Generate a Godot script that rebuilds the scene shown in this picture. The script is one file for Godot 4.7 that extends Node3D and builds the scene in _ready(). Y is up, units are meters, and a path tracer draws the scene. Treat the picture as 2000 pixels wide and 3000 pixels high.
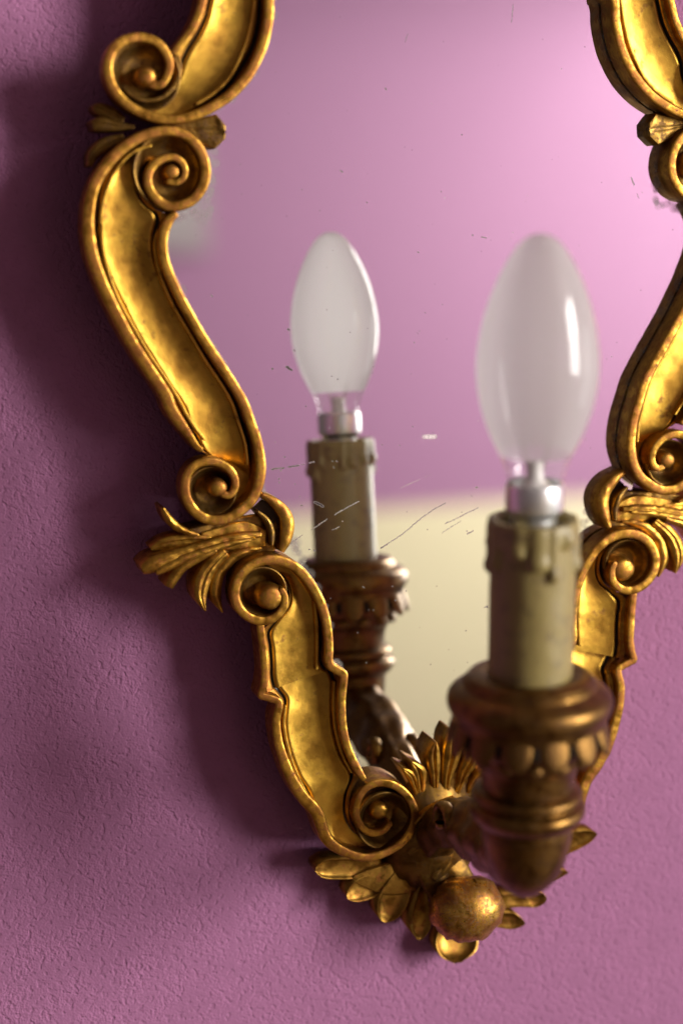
extends Node3D
# A gilded, carved wall mirror with one candle sconce on a mauve plaster wall, lit by daylight from windows on the right.
# Shapes of the mirror are given in millimetres on the wall (x to the right, y up) from the mirror's foot; z is the height above the wall.

const MM := 0.001
const FOOT := Vector3(0.0, 1.14, 0.0)      # foot of the mirror on the wall

var upper_inner_rim := [[-61.35, 337.60, 1.70], [-61.84, 334.66, 1.70], [-62.44, 331.72, 1.70], [-62.66, 327.31, 1.68], [-63.46, 322.88, 1.67], [-64.91, 317.45, 1.65], [-67.41, 312.01, 1.63], [-70.15, 307.56, 1.62], [-73.64, 303.60, 1.60], [-77.64, 300.14, 1.58], [-82.12, 297.42, 1.57], [-86.32, 295.31, 1.55], [-90.47, 293.99, 1.53], [-94.60, 293.26, 1.52], [-98.68, 293.18, 1.50], [-102.72, 293.88, 1.50], [-106.72, 295.36, 1.50], [-109.68, 296.98, 1.50], [-112.36, 299.08, 1.50], [-114.52, 301.61, 1.50], [-116.15, 304.52, 1.50], [-116.99, 308.39, 1.50], [-116.70, 311.77, 1.50], [-115.22, 315.16, 1.50], [-112.62, 317.68, 1.50], [-109.32, 319.05, 1.50], [-105.79, 319.47, 1.50], [-101.80, 318.63, 1.44], [-98.85, 316.48, 1.38], [-96.94, 313.33, 1.32], [-96.43, 310.41, 1.26], [-97.42, 306.99, 1.20], [-99.02, 304.79, 1.25], [-101.07, 304.15, 1.30], [-102.82, 304.79, 1.30]]
var upper_outer_rim := [[-83.15, 337.24, 1.40], [-84.01, 334.32, 1.39], [-84.87, 331.41, 1.38], [-85.85, 328.00, 1.36], [-87.12, 325.08, 1.35], [-89.02, 321.66, 1.34], [-90.89, 319.21, 1.32], [-93.01, 316.76, 1.31], [-94.61, 314.56, 1.30]]
var upper_ledge := [[-65.67, 337.85, 0.55], [-66.62, 331.96, 0.55], [-68.62, 322.10, 0.55], [-71.71, 314.19, 0.55], [-76.10, 306.75, 0.55], [-81.44, 301.79, 0.55], [-87.24, 298.33, 0.55]]
var upper_terrace := [[-93.40, 313.28, 0.80], [-92.71, 309.62, 0.76], [-94.04, 305.20, 0.71], [-96.97, 301.76, 0.67], [-100.61, 299.79, 0.63], [-105.19, 299.55, 0.59], [-108.68, 301.02, 0.54], [-110.87, 302.97, 0.50]]
var upper_channel := [[-82.50, 337.63, -60.59, 337.99, 0.00], [-84.23, 331.77, -61.69, 332.08, 0.00], [-85.95, 326.39, -62.28, 325.67, 0.00], [-88.94, 321.23, -63.88, 318.74, 0.00], [-91.89, 317.30, -66.95, 312.03, -0.30], [-93.55, 313.62, -72.94, 304.07, -0.80], [-93.71, 309.20, -80.94, 297.86, -1.50], [-95.42, 304.29, -89.86, 294.31, -2.50], [-99.39, 300.35, -98.11, 293.45, -3.50], [-105.02, 299.62, -106.19, 295.44, -4.00], [-109.98, 302.31, -111.62, 299.13, -4.50]]
var long_outer_rim := [[-90.50, 182.88, 0.90], [-92.05, 184.11, 1.10], [-94.55, 188.01, 1.50], [-97.55, 192.65, 1.90], [-100.27, 197.30, 2.10], [-101.97, 202.19, 2.10], [-106.87, 210.22, 2.09], [-111.73, 218.24, 2.07], [-116.11, 226.78, 2.06], [-119.99, 235.48, 2.04], [-122.73, 242.58, 2.03], [-124.71, 249.62, 2.01], [-125.54, 256.10, 2.00], [-125.53, 260.68, 1.90], [-124.94, 265.21, 1.87], [-123.94, 269.41, 1.83], [-122.29, 273.26, 1.80], [-119.64, 277.43, 1.77], [-116.01, 281.43, 1.73], [-111.91, 284.71, 1.70], [-107.50, 287.26, 1.67], [-102.77, 288.85, 1.63], [-98.06, 289.47, 1.60], [-93.39, 288.70, 1.60], [-89.43, 286.07, 1.60], [-86.68, 282.13, 1.60], [-85.46, 277.70, 1.60], [-85.77, 273.44, 1.60], [-87.60, 269.52, 1.60], [-90.77, 266.44, 1.60], [-94.72, 264.96, 1.60], [-98.27, 264.92, 1.60], [-101.41, 266.61, 1.53], [-103.83, 269.43, 1.47], [-104.98, 272.71, 1.40], [-104.42, 275.96, 1.33], [-102.31, 278.86, 1.27], [-99.05, 280.62, 1.20], [-95.68, 280.91, 1.15], [-93.05, 279.09, 1.10], [-92.12, 276.47, 1.05], [-92.88, 274.02, 1.00], [-95.30, 272.58, 0.95], [-97.65, 272.94, 0.90]]
var long_inner_rim := [[-96.73, 261.90, 1.10], [-98.59, 260.28, 1.50], [-100.25, 257.06, 1.60], [-101.06, 253.07, 1.60], [-100.91, 248.54, 1.60], [-99.93, 244.48, 1.60], [-98.03, 239.62, 1.60], [-95.54, 233.96, 1.60], [-92.70, 228.52, 1.60], [-89.65, 222.78, 1.60], [-86.01, 216.72, 1.60], [-82.24, 210.62, 1.60], [-78.45, 204.49, 1.60], [-75.16, 198.33, 1.60], [-72.50, 190.43, 1.65], [-70.82, 185.07, 1.70], [-69.85, 179.20, 1.75], [-69.71, 174.41, 1.80], [-70.73, 169.15, 1.78], [-73.02, 164.50, 1.76], [-76.19, 161.50, 1.74], [-80.04, 159.08, 1.72], [-83.56, 158.04, 1.70], [-87.84, 158.27, 1.67], [-92.04, 160.40, 1.64], [-94.84, 164.03, 1.61], [-96.29, 168.08, 1.59], [-95.97, 172.80, 1.56], [-93.90, 176.35, 1.53], [-90.92, 178.18, 1.50], [-86.92, 178.58, 1.44], [-82.97, 177.19, 1.38], [-79.94, 174.59, 1.32], [-78.59, 171.23, 1.26], [-79.06, 168.07, 1.20], [-80.89, 166.32, 1.20], [-82.76, 166.71, 1.20]]
var long_ledge := [[-88.66, 185.80, 0.30], [-93.21, 192.32, 0.45], [-98.93, 203.42, 0.46], [-106.81, 216.13, 0.46], [-112.12, 226.03, 0.47], [-116.39, 234.79, 0.47], [-119.33, 243.95, 0.48], [-120.83, 253.00, 0.49], [-120.71, 259.47, 0.49], [-121.16, 259.95, 0.50], [-120.33, 265.48, 0.48], [-118.61, 270.99, 0.47], [-115.91, 276.15, 0.45], [-112.42, 280.33, 0.43], [-108.31, 283.22, 0.42], [-103.57, 284.73, 0.40]]
var long_fillet := [[-101.68, 256.84, 0.50], [-102.95, 253.09, 0.60], [-102.80, 247.54, 0.59], [-101.25, 240.42, 0.58], [-97.43, 231.14, 0.57], [-92.51, 222.26, 0.56], [-87.55, 213.29, 0.55], [-82.50, 205.28, 0.54], [-78.72, 198.31, 0.53], [-76.22, 190.41, 0.52], [-74.27, 183.44, 0.51], [-73.66, 176.51, 0.50]]
var long_channel := [[-100.87, 289.22, -101.19, 280.58, -3.50], [-106.97, 287.47, -104.24, 279.96, -3.00], [-111.42, 284.58, -106.34, 277.70, -2.20], [-115.54, 281.37, -107.15, 274.12, -1.20], [-119.35, 277.36, -106.96, 270.19, -0.50], [-121.84, 273.33, -105.40, 266.89, 0.00], [-123.51, 269.13, -102.81, 264.21, 0.00], [-124.51, 264.91, -99.48, 262.50, 0.00], [-124.85, 262.04, -98.56, 259.54, 0.00], [-125.00, 256.08, -100.29, 254.54, 0.00], [-124.04, 249.06, -100.25, 248.48, 0.00], [-121.35, 240.46, -98.31, 241.83, 0.00], [-117.61, 232.26, -95.15, 234.09, 0.00], [-113.37, 222.71, -90.53, 225.22, 0.00], [-108.53, 214.08, -84.62, 215.44, 0.00], [-103.39, 205.35, -78.80, 205.82, 0.00], [-98.42, 197.59, -73.98, 196.68, 0.00], [-96.98, 192.15, -71.20, 188.19, 0.00], [-93.97, 187.54, -69.35, 180.66, -0.30], [-91.19, 183.19, -68.97, 175.05, -1.00], [-85.97, 179.74, -69.25, 170.79, -2.50], [-80.67, 177.85, -70.73, 166.60, -4.00], [-77.04, 173.12, -73.57, 162.22, -5.50], [-76.64, 168.56, -78.00, 159.29, -6.00], [-79.19, 164.45, -82.37, 157.59, -6.00]]
var lower_inner_rim := [[-34.85, 60.10, 1.00], [-36.96, 63.64, 1.40], [-39.16, 68.55, 1.42], [-40.94, 73.73, 1.43], [-41.98, 78.93, 1.45], [-42.43, 84.90, 1.47], [-42.29, 91.36, 1.48], [-41.63, 96.34, 1.50], [-41.42, 98.28, 1.50], [-41.56, 99.41, 1.50], [-42.62, 100.24, 1.51], [-44.74, 101.77, 1.52], [-46.12, 102.90, 1.53], [-46.77, 104.35, 1.54], [-46.89, 106.31, 1.56], [-46.67, 109.07, 1.57], [-46.79, 113.79, 1.58], [-47.60, 120.22, 1.59], [-49.53, 126.71, 1.60], [-52.84, 133.11, 1.62], [-56.87, 138.32, 1.65], [-61.75, 141.57, 1.68], [-67.20, 142.89, 1.70], [-72.68, 141.94, 1.67], [-77.01, 139.02, 1.64], [-79.52, 134.89, 1.61], [-80.08, 130.60, 1.59], [-78.58, 126.25, 1.56], [-74.87, 122.69, 1.53], [-70.25, 121.27, 1.50], [-65.83, 122.27, 1.45], [-62.82, 125.42, 1.40], [-62.34, 129.20, 1.20], [-63.38, 131.74, 1.00]]
var lower_outer_rim := [[-71.29, 119.44, 1.40], [-70.74, 113.37, 1.38], [-70.35, 107.84, 1.35], [-70.22, 102.32, 1.32], [-70.73, 97.95, 1.30], [-71.58, 95.26, 1.30], [-71.60, 94.27, 1.30], [-70.35, 93.76, 1.30], [-67.88, 92.80, 1.30], [-65.96, 91.84, 1.30], [-65.26, 91.05, 1.30], [-65.42, 89.12, 1.38], [-66.29, 85.86, 1.45], [-66.49, 82.53, 1.53], [-65.81, 76.31, 1.60], [-63.92, 69.37, 1.80], [-61.40, 62.61, 2.00], [-57.35, 55.35, 2.10], [-52.40, 48.80, 2.20], [-48.79, 38.70, 2.00], [-42.68, 33.26, 1.70], [-35.68, 30.20, 1.50], [-29.38, 30.14, 1.49], [-23.00, 32.29, 1.48], [-18.17, 36.06, 1.46], [-15.47, 41.28, 1.45], [-15.64, 46.42, 1.44], [-18.35, 51.84, 1.42], [-23.04, 55.89, 1.41], [-28.52, 57.51, 1.40], [-33.25, 56.24, 1.36], [-36.45, 52.32, 1.32], [-37.56, 46.98, 1.28], [-35.86, 41.93, 1.24], [-31.99, 38.73, 1.20], [-27.65, 38.69, 1.05], [-24.61, 41.16, 0.90]]
var lower_channel := [[-68.25, 137.53, -63.74, 141.28, -4.50], [-61.69, 135.12, -56.09, 137.43, -3.00], [-59.34, 129.46, -52.04, 132.19, -1.80], [-60.87, 124.09, -48.84, 125.32, -0.80], [-65.95, 120.38, -47.01, 119.08, -0.20], [-70.15, 116.49, -46.08, 112.67, 0.00], [-69.64, 110.94, -45.89, 108.31, 0.00], [-69.36, 104.83, -45.91, 104.68, 0.00], [-69.51, 99.30, -44.89, 101.95, 0.00], [-68.75, 94.50, -43.45, 100.70, 0.00]]
var lower_channel_foot := [[-68.94, 95.91, -42.76, 100.86, -2.50], [-67.11, 93.51, -41.10, 98.92, -2.20], [-64.53, 89.91, -40.77, 95.51, -1.20], [-64.84, 86.58, -41.45, 89.94, -0.40], [-65.64, 81.62, -41.52, 83.73, 0.00], [-64.92, 74.79, -41.07, 77.44, 0.00], [-63.02, 67.82, -39.92, 72.20, 0.00], [-60.38, 60.72, -38.01, 66.86, 0.00], [-56.58, 54.03, -35.24, 61.12, 0.00], [-53.26, 44.30, -38.26, 53.91, -1.00], [-47.97, 37.42, -39.04, 45.78, -2.50], [-41.83, 31.95, -36.58, 38.81, -4.00], [-34.79, 29.12, -31.51, 35.60, -5.50], [-27.65, 29.19, -26.36, 35.62, -6.00], [-21.24, 31.83, -23.12, 38.80, -6.00]]
var lower_fillet := [[-50.93, 125.48, 0.40], [-50.30, 118.80, 0.60], [-50.28, 112.14, 0.57], [-50.41, 106.59, 0.53], [-50.69, 101.59, 0.50]]
var foot_fillet := [[-44.03, 95.94, 0.40], [-44.40, 89.22, 0.60], [-44.31, 82.44, 0.55], [-43.43, 75.55, 0.50], [-41.57, 68.53, 0.45], [-38.55, 61.92, 0.40]]
var foot_ledge := [[-62.34, 88.71, 0.40], [-62.97, 81.49, 0.50], [-61.62, 72.90, 0.47], [-59.02, 64.14, 0.45], [-55.25, 55.75, 0.43], [-50.28, 48.89, 0.40]]
var eye_upper := [[-104.33, 307.04, 3.49]]
var eye_long_top := [[-96.21, 276.16, 2.99]]
var eye_long_low := [[-84.67, 169.09, 3.24]]
var eye_lower_top := [[-67.27, 129.25, 4.68]]
var eye_lower_low := [[-27.47, 45.13, 3.38]]
var floor_upper := [[-104.37, 307.37, 11.83]]
var floor_long_top := [[-96.91, 276.34, 12.89]]
var floor_long_low := [[-86.47, 167.82, 8.70]]
var floor_lower_top := [[-69.87, 130.98, 9.01]]
var floor_lower_low := [[-26.02, 42.04, 11.00]]
var knot_leaf_a := [[-108.50, 290.89, 0.66], [-114.15, 291.34, 1.65], [-119.10, 292.00, 2.31], [-122.10, 291.37, 1.48]]
var knot_leaf_b := [[-111.58, 293.16, 1.33], [-115.49, 295.44, 2.32], [-119.72, 297.39, 1.81], [-121.00, 298.36, 0.66]]
var knot_leaf_c := [[-111.82, 287.32, 1.66], [-117.56, 285.41, 2.32], [-121.68, 282.19, 1.82], [-123.01, 278.31, 0.66]]
var knot_tongue := [[-97.07, 290.76, 1.00], [-90.64, 290.34, 2.34], [-85.55, 289.66, 4.19], [-81.80, 289.31, 5.54], [-80.77, 289.23, 5.38], [-77.69, 289.02, 2.09]]
var acan_curl := [[-103.55, 162.83, 0.57], [-101.34, 158.68, 1.44], [-97.81, 155.15, 1.37], [-91.30, 152.32, 0.51]]
var acan_grey := [[-107.55, 148.16, 0.72], [-102.75, 149.66, 1.99], [-96.48, 150.32, 2.35], [-86.50, 150.36, 1.09]]
var acan_a := [[-111.77, 141.87, 1.61], [-108.27, 143.26, 2.95], [-102.75, 145.05, 2.59], [-94.61, 147.40, 1.88], [-84.95, 149.66, 1.59], [-76.75, 150.56, 1.82], [-68.88, 151.13, 0.95]]
var acan_b := [[-107.09, 140.97, 1.36], [-102.29, 142.63, 1.62], [-96.36, 145.13, 1.44], [-85.97, 147.69, 1.30], [-77.76, 149.33, 0.94], [-71.40, 149.99, 0.36]]
var acan_c := [[-102.48, 134.91, 1.52], [-100.41, 138.62, 1.99], [-97.17, 141.88, 1.74], [-91.56, 144.61, 1.38], [-85.56, 146.95, 0.91]]
var acan_d := [[-90.03, 125.57, 0.18], [-91.45, 131.08, 2.25], [-90.34, 136.57, 2.83], [-87.41, 141.16, 2.47], [-81.88, 145.94, 1.82]]
var acan_e := [[-83.63, 124.28, 0.18], [-85.70, 129.68, 1.83], [-85.44, 134.51, 2.04], [-83.74, 138.85, 1.90], [-79.12, 143.34, 1.83], [-73.44, 145.53, 1.10], [-68.90, 146.14, 0.44]]
var acan_body := [[-89.87, 150.94, 1.81], [-82.11, 150.40, 4.18], [-74.65, 150.62, 5.10], [-66.80, 149.33, 2.93]]
var acan_plate := [[-94.96, 150.98, 3.27], [-84.60, 149.89, 6.21], [-75.62, 149.64, 7.70], [-66.18, 149.73, 7.73], [-62.01, 149.45, 3.32]]
var acan_rib_a := [[-67.88, 151.08, 0.29], [-76.55, 149.64, 1.09], [-84.74, 149.47, 1.09], [-89.93, 149.10, 0.36]]
var acan_rib_b := [[-68.31, 149.07, 0.29], [-75.87, 147.37, 0.95], [-81.89, 145.57, 0.87], [-86.38, 144.42, 0.29]]
var acan_rib_c := [[-72.67, 154.19, 0.29], [-80.18, 152.85, 1.24], [-86.89, 151.83, 1.23], [-91.32, 151.59, 0.29]]
var acan_hook := [[-68.86, 165.53, 0.73], [-64.07, 162.28, 1.75], [-60.61, 157.99, 2.19], [-59.85, 153.48, 2.27], [-60.84, 148.71, 1.91], [-62.45, 144.91, 0.92]]
var acan_lip := [[-70.33, 159.55, 0.51], [-67.06, 156.01, 1.17], [-65.48, 151.64, 1.17], [-65.42, 146.99, 0.55]]
var acan_under := [[-69.14, 161.41, 2.20], [-64.38, 155.51, 4.05], [-62.65, 149.41, 3.32], [-63.52, 144.96, 1.85]]
var shell_c := [[-1.37, 47.61, 1.09], [-1.02, 55.59, 1.99], [0.33, 64.76, 3.46], [0.38, 70.39, 2.56], [0.25, 73.72, 0.48]]
var shell_plate := [[-0.38, 40.14, 10.68], [-0.32, 46.20, 9.69], [-0.25, 52.91, 9.67], [0.16, 59.56, 7.41], [0.72, 64.51, 1.93]]
var shell_l := [[-5.44, 48.73, 0.83], [-6.03, 56.80, 1.76], [-6.96, 63.54, 2.55], [-6.92, 67.51, 1.91], [-6.55, 70.44, 0.32]]
var shell_r := [[2.90, 48.13, 0.97], [5.19, 55.91, 1.99], [7.62, 61.33, 2.96], [7.82, 64.64, 2.25], [7.67, 67.32, 0.39]]
var shell_ll := [[-11.02, 49.04, 0.96], [-11.78, 55.46, 2.40], [-12.74, 59.22, 2.71], [-14.23, 61.70, 1.44], [-15.88, 63.69, 0.32]]
var shell_lll := [[-12.21, 48.86, 0.64], [-14.31, 55.43, 1.54], [-16.12, 58.62, 1.60], [-19.10, 61.43, 0.38]]
var shell_rr := [[7.20, 48.00, 0.65], [9.65, 53.44, 1.45], [11.73, 56.24, 1.45], [13.64, 58.55, 0.32]]
var petal_a := [[-25.11, 22.79, 1.94], [-33.56, 22.15, 3.70], [-41.92, 22.93, 4.01], [-47.57, 23.64, 3.36], [-50.88, 24.15, 0.96]]
var petal_b := [[-19.37, 20.38, 2.59], [-28.28, 15.39, 4.52], [-34.39, 13.63, 4.35], [-37.43, 12.67, 2.90], [-39.29, 12.13, 0.80]]
var petal_c := [[-15.26, 20.91, 2.92], [-20.17, 11.32, 5.67], [-22.98, 5.89, 5.45], [-24.90, 2.73, 3.24], [-25.78, 1.14, 0.97]]
var petal_d := [[-9.50, 16.83, 0.45], [-10.43, 10.81, 1.78], [-11.21, 3.40, 3.57], [-11.80, -2.69, 3.90], [-12.37, -6.91, 0.98]]
var petal_e := [[40.52, 20.69, 3.87], [47.63, 21.45, 4.08], [53.93, 22.93, 3.50], [58.15, 23.85, 2.34], [61.03, 24.52, 0.47]]
var petal_f := [[35.51, 12.38, 3.10], [41.35, 10.83, 2.91], [45.54, 10.51, 1.75], [48.69, 10.81, 0.39]]
var petal_g := [[22.21, 1.90, 2.61], [30.20, 1.84, 2.99], [35.82, 1.50, 3.29], [38.24, 1.19, 2.44], [39.85, 0.78, 0.75]]
var petal_h := [[20.18, -4.89, 2.98], [25.37, -5.98, 3.18], [28.57, -6.80, 2.24], [30.77, -7.41, 0.52]]
var petal_stem := [[-6.41, 15.99, 3.92], [-14.32, 16.98, 6.52], [-22.87, 16.69, 6.17], [-31.00, 17.72, 3.56], [-36.39, 18.40, 0.97]]
var ball_cup := [[5.44, -5.66, 5.58], [4.98, -12.67, 8.57], [4.54, -17.33, 7.09], [4.43, -20.48, 1.49]]
var ball := [[3.44, 6.25, 14.43]]
var boss := [[-5.90, 33.74, 9.95]]
var boss_band := [[-15.35, 40.51, 0.57], [-10.92, 44.33, 1.09], [-6.17, 46.45, 1.09], [0.63, 47.68, 0.77]]
var boss_stem := [[-9.07, 37.63, 6.42], [-6.64, 27.25, 8.38], [-0.78, 14.66, 9.40], [6.01, 3.52, 8.15]]
var boss_leaf_c := [[-13.82, 23.79, 1.60], [-9.87, 28.34, 2.89], [-5.56, 33.70, 2.57], [-2.96, 38.42, 0.96]]
var boss_leaf_d := [[-7.45, 17.09, 1.29], [-3.64, 22.52, 3.22], [-0.50, 28.89, 2.90], [1.25, 33.73, 0.97]]
var boss_leaf_a := [[-17.81, 33.13, 0.96], [-15.05, 37.81, 1.60], [-10.97, 40.66, 1.28], [-7.56, 42.61, 0.64]]
var boss_leaf_b := [[-17.20, 28.38, 0.96], [-13.12, 31.23, 2.24], [-8.33, 35.34, 1.92], [-5.25, 38.99, 0.64]]
var acorn := [[-0.46, 0.00], [0.76, 3.07], [2.58, 5.86], [5.32, 8.64], [8.65, 10.85], [13.19, 12.64], [18.15, 13.72], [22.64, 14.38], [25.78, 14.64], [27.27, 14.49]]
var ring := [[25.48, 13.81], [26.08, 15.47], [27.42, 16.84], [29.05, 18.07], [30.69, 18.47], [32.32, 17.90], [33.21, 16.52], [33.80, 15.96], [34.69, 17.06], [35.87, 17.32], [37.05, 16.49], [37.94, 14.84], [38.53, 13.73]]
var cup := [[36.46, 14.02], [38.24, 14.56], [40.59, 14.82], [43.53, 15.21], [45.88, 16.02], [47.34, 17.51], [48.22, 18.32], [49.39, 18.72], [51.14, 19.12], [52.31, 20.48], [54.34, 21.55], [57.25, 22.88], [60.14, 23.80], [62.45, 24.19], [63.61, 25.13], [65.34, 25.65], [67.06, 25.77], [68.79, 25.20], [70.08, 23.83], [71.23, 21.93], [71.80, 20.84], [72.80, 20.69], [73.66, 19.88], [74.51, 19.19], [75.23, 17.29], [75.37, 15.13], [74.51, 12.16]]
var sleeve := [[74.23, 13.25], [81.63, 13.20], [95.73, 13.12], [109.65, 13.04], [124.76, 12.95]]
var bulb := [[144.50, 10.87], [147.71, 12.55], [153.04, 14.87], [159.67, 16.90], [166.25, 18.01], [172.80, 18.22], [179.30, 17.52], [187.06, 15.91], [194.76, 13.30], [201.13, 10.33], [204.93, 8.02], [207.46, 6.10], [209.23, 3.94], [210.11, 1.90], [210.36, 0.00]]
var bulb_neck := [[135.35, 8.15], [136.43, 8.28], [138.32, 8.53], [140.34, 9.18], [142.36, 9.96], [144.50, 10.87]]
var bulb_cap := [[119.29, 5.83], [120.39, 6.88], [121.48, 7.14], [122.58, 6.61], [123.67, 7.14], [124.76, 6.61], [125.85, 7.00], [126.67, 7.66], [127.22, 8.58], [127.76, 8.84], [134.27, 8.81], [135.35, 8.68], [135.89, 8.15]]
var stem := [[135.35, 4.47], [136.97, 2.89], [141.01, 2.36], [142.36, 2.10], [142.63, 0.00]]
var marks := [[75.23, 26.48], [57.97, 23.42], [49.68, 19.13], [23.39, 0.00], [124.76, 13.87], [115.17, 14.33], [104.10, 14.14]]
const MARKS := [[0.42, "dark", [[-63.70, 173.32], [-61.49, 173.51], [-59.17, 173.60]]],
	[0.45, "dark", [[-57.78, 173.79], [-55.67, 173.99], [-53.72, 174.15]]],
	[0.20, "dark", [[-52.88, 174.32], [-51.76, 174.47]]],
	[0.38, "dark", [[-50.09, 174.81], [-48.01, 175.07]]],
	[0.75, "dark", [[-48.45, 160.70], [-47.07, 160.01], [-45.40, 159.08]]],
	[0.18, "dark", [[-57.75, 146.35], [-55.48, 147.73], [-53.21, 149.06]]],
	[0.30, "pale", [[-49.81, 150.75], [-46.96, 152.48], [-43.99, 154.21]]],
	[0.35, "pale", [[-40.97, 155.77], [-36.68, 157.86], [-32.10, 159.88]]],
	[0.30, "pale", [[-41.93, 150.21], [-39.36, 151.25]]],
	[0.40, "dark", [[-23.95, 142.47], [-21.80, 143.55]]],
	[0.24, "dark", [[-21.80, 143.55], [-15.68, 147.03], [-8.07, 152.66], [-3.37, 155.43], [0.73, 157.13]]],
	[0.20, "dark", [[0.54, 149.63], [3.60, 150.77], [13.07, 154.65]]],
	[0.16, "dark", [[-0.85, 146.29], [2.70, 148.30], [6.54, 150.13]]],
	[0.35, "dark", [[8.86, 145.35], [11.23, 146.31]]],
	[0.22, "faint", [[-16.30, 163.76], [-12.53, 165.19], [-9.05, 166.37]]],
	[0.15, "faint", [[-7.30, 167.10], [-4.97, 167.90]]],
	[1.70, "spot", [[-7.41, 181.86], [-2.78, 181.62]]],
	[0.35, "dark", [[-61.14, 169.92], [-60.82, 169.79]]],
	[0.30, "dark", [[-61.18, 168.68], [-60.85, 168.55]]],
	[0.35, "dark", [[-60.41, 172.69], [-60.08, 172.57]]],
	[0.40, "dark", [[-53.23, 159.74], [-52.90, 159.61]]],
	[0.30, "dark", [[-55.55, 167.52], [-55.22, 167.39]]],
	[0.30, "dark", [[-53.99, 163.18], [-53.65, 163.05]]],
	[0.35, "dark", [[-50.81, 143.93], [-50.47, 143.80]]],
	[0.40, "dark", [[-49.13, 143.26], [-48.80, 143.13]]],
	[0.30, "dark", [[-59.18, 177.38], [-58.85, 177.25]]],
	[0.35, "pale", [[-41.69, 174.98], [-41.35, 174.85]]],
	[0.40, "dark", [[-40.00, 174.88], [-39.67, 174.76]]],
	[0.40, "pale", [[-41.18, 172.66], [-40.84, 172.53]]],
	[0.50, "dark", [[12.53, 162.27], [12.89, 162.14]]],
	[0.45, "dark", [[16.38, 117.50], [16.74, 117.36]]],
	[0.40, "pale", [[-30.97, 128.56], [-30.63, 128.42]]],
	[0.40, "dark", [[-18.94, 122.83], [-18.60, 122.69]]],
	[0.30, "dark", [[-16.65, 179.22], [-16.30, 179.09]]],
	[0.25, "dark", [[-11.67, 185.82], [-11.33, 185.69]]],
	[0.55, "dark", [[-62.59, 208.65], [-62.33, 208.48]]],
	[0.55, "dark", [[-56.50, 222.07], [-56.24, 221.90]]],
	[0.40, "dark", [[-54.50, 214.58], [-54.23, 214.41]]],
	[0.40, "dark", [[11.67, 253.03], [11.96, 252.86]]],
	[0.40, "dark", [[-8.67, 247.51], [-8.39, 247.35]]],
	[0.35, "dark", [[-6.22, 226.14], [-5.93, 225.97]]],
	[0.25, "dark", [[-9.34, 219.02], [-9.05, 218.85]]],
	[0.25, "dark", [[-8.58, 219.75], [-8.30, 219.58]]],
	[0.25, "dark", [[-10.63, 215.83], [-10.35, 215.66]]],
	[0.35, "dark", [[-46.18, 191.86], [-45.91, 191.68]]],
	[0.35, "dark", [[-25.96, 207.92], [-25.69, 207.74]]],
	[0.30, "dark", [[-41.16, 205.23], [-40.88, 205.06]]],
	[0.40, "dark", [[-50.83, 195.04], [-50.56, 194.87]]],
	[0.60, "dark", [[-57.49, 209.08], [-55.49, 207.82]]],
	[0.40, "dark", [[15.30, 252.25], [16.91, 251.84]]],
	[0.22, "dark", [[27.52, 332.56], [27.01, 326.64]]],
	[0.20, "dark", [[-11.34, 322.14], [-12.33, 319.36]]],
	[0.45, "dark", [[-36.40, 276.03], [-35.63, 275.58]]],
	[0.40, "dark", [[-19.84, 303.95], [-19.37, 303.36]]],
	[0.45, "dark", [[-83.36, 234.83], [-82.92, 234.23]]],
	[0.35, "dark", [[73.15, 272.28], [73.85, 271.03], [74.38, 269.46]]],
	[0.20, "dark", [[75.62, 266.49], [76.32, 264.91]]],
	[0.30, "dark", [[15.49, 117.36], [16.86, 117.74]]]]
const GLASS := [[0.0, 442.0], [-40.0, 430.0], [-64.0, 398.0], [-72.0, 364.0], [-71.5, 337.8], [-73.0, 331.9], [-74.1, 326.0], [-76.4, 320.0], [-79.4, 314.7], [-83.2, 308.8], [-95.0, 293.0], [-113.2, 266.7], [-112.0, 263.7], [-111.7, 260.8], [-112.6, 255.3], [-112.1, 248.8], [-109.8, 241.1], [-106.4, 233.2], [-101.9, 224.0], [-96.6, 214.8], [-91.1, 205.6], [-86.2, 197.1], [-84.1, 190.2], [-72.0, 150.0], [-54.9, 124.7], [-56.5, 119.7], [-58.1, 114.6], [-57.8, 109.6], [-57.6, 104.8], [-57.2, 100.6], [-56.1, 97.6], [-53.1, 88.3], [-53.6, 82.7], [-53.0, 76.1], [-51.5, 70.0], [-49.2, 63.8], [-45.9, 57.6], [-30.0, 46.0], [0.0, 40.0]]
const EDGE := [[-61.3, 337.6], [-61.8, 334.7], [-62.4, 331.7], [-62.7, 327.3], [-63.5, 322.9], [-64.9, 317.5], [-67.4, 312.0], [-70.1, 307.6], [-73.6, 303.6], [-77.6, 300.1], [-82.1, 297.4], [-86.3, 295.3], [-84.0, 286.0], [-84.0, 262.0], [-96.7, 261.9], [-98.6, 260.3], [-100.2, 257.1], [-101.1, 253.1], [-100.9, 248.5], [-99.9, 244.5], [-98.0, 239.6], [-95.5, 234.0], [-92.7, 228.5], [-89.7, 222.8], [-86.0, 216.7], [-82.2, 210.6], [-78.5, 204.5], [-75.2, 198.3], [-72.5, 190.4], [-70.8, 185.1], [-69.9, 179.2], [-69.7, 174.4], [-70.7, 169.2], [-58.0, 150.0], [-52.8, 133.1], [-49.5, 126.7], [-47.6, 120.2], [-46.8, 113.8], [-46.7, 109.1], [-46.9, 106.3], [-46.8, 104.3], [-46.1, 102.9], [-44.7, 101.8], [-42.6, 100.2], [-41.6, 99.4], [-41.4, 98.3], [-41.6, 96.3], [-42.3, 91.4], [-42.4, 84.9], [-42.0, 78.9], [-40.9, 73.7], [-39.2, 68.6], [-37.0, 63.6], [-34.8, 60.1]]

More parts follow.
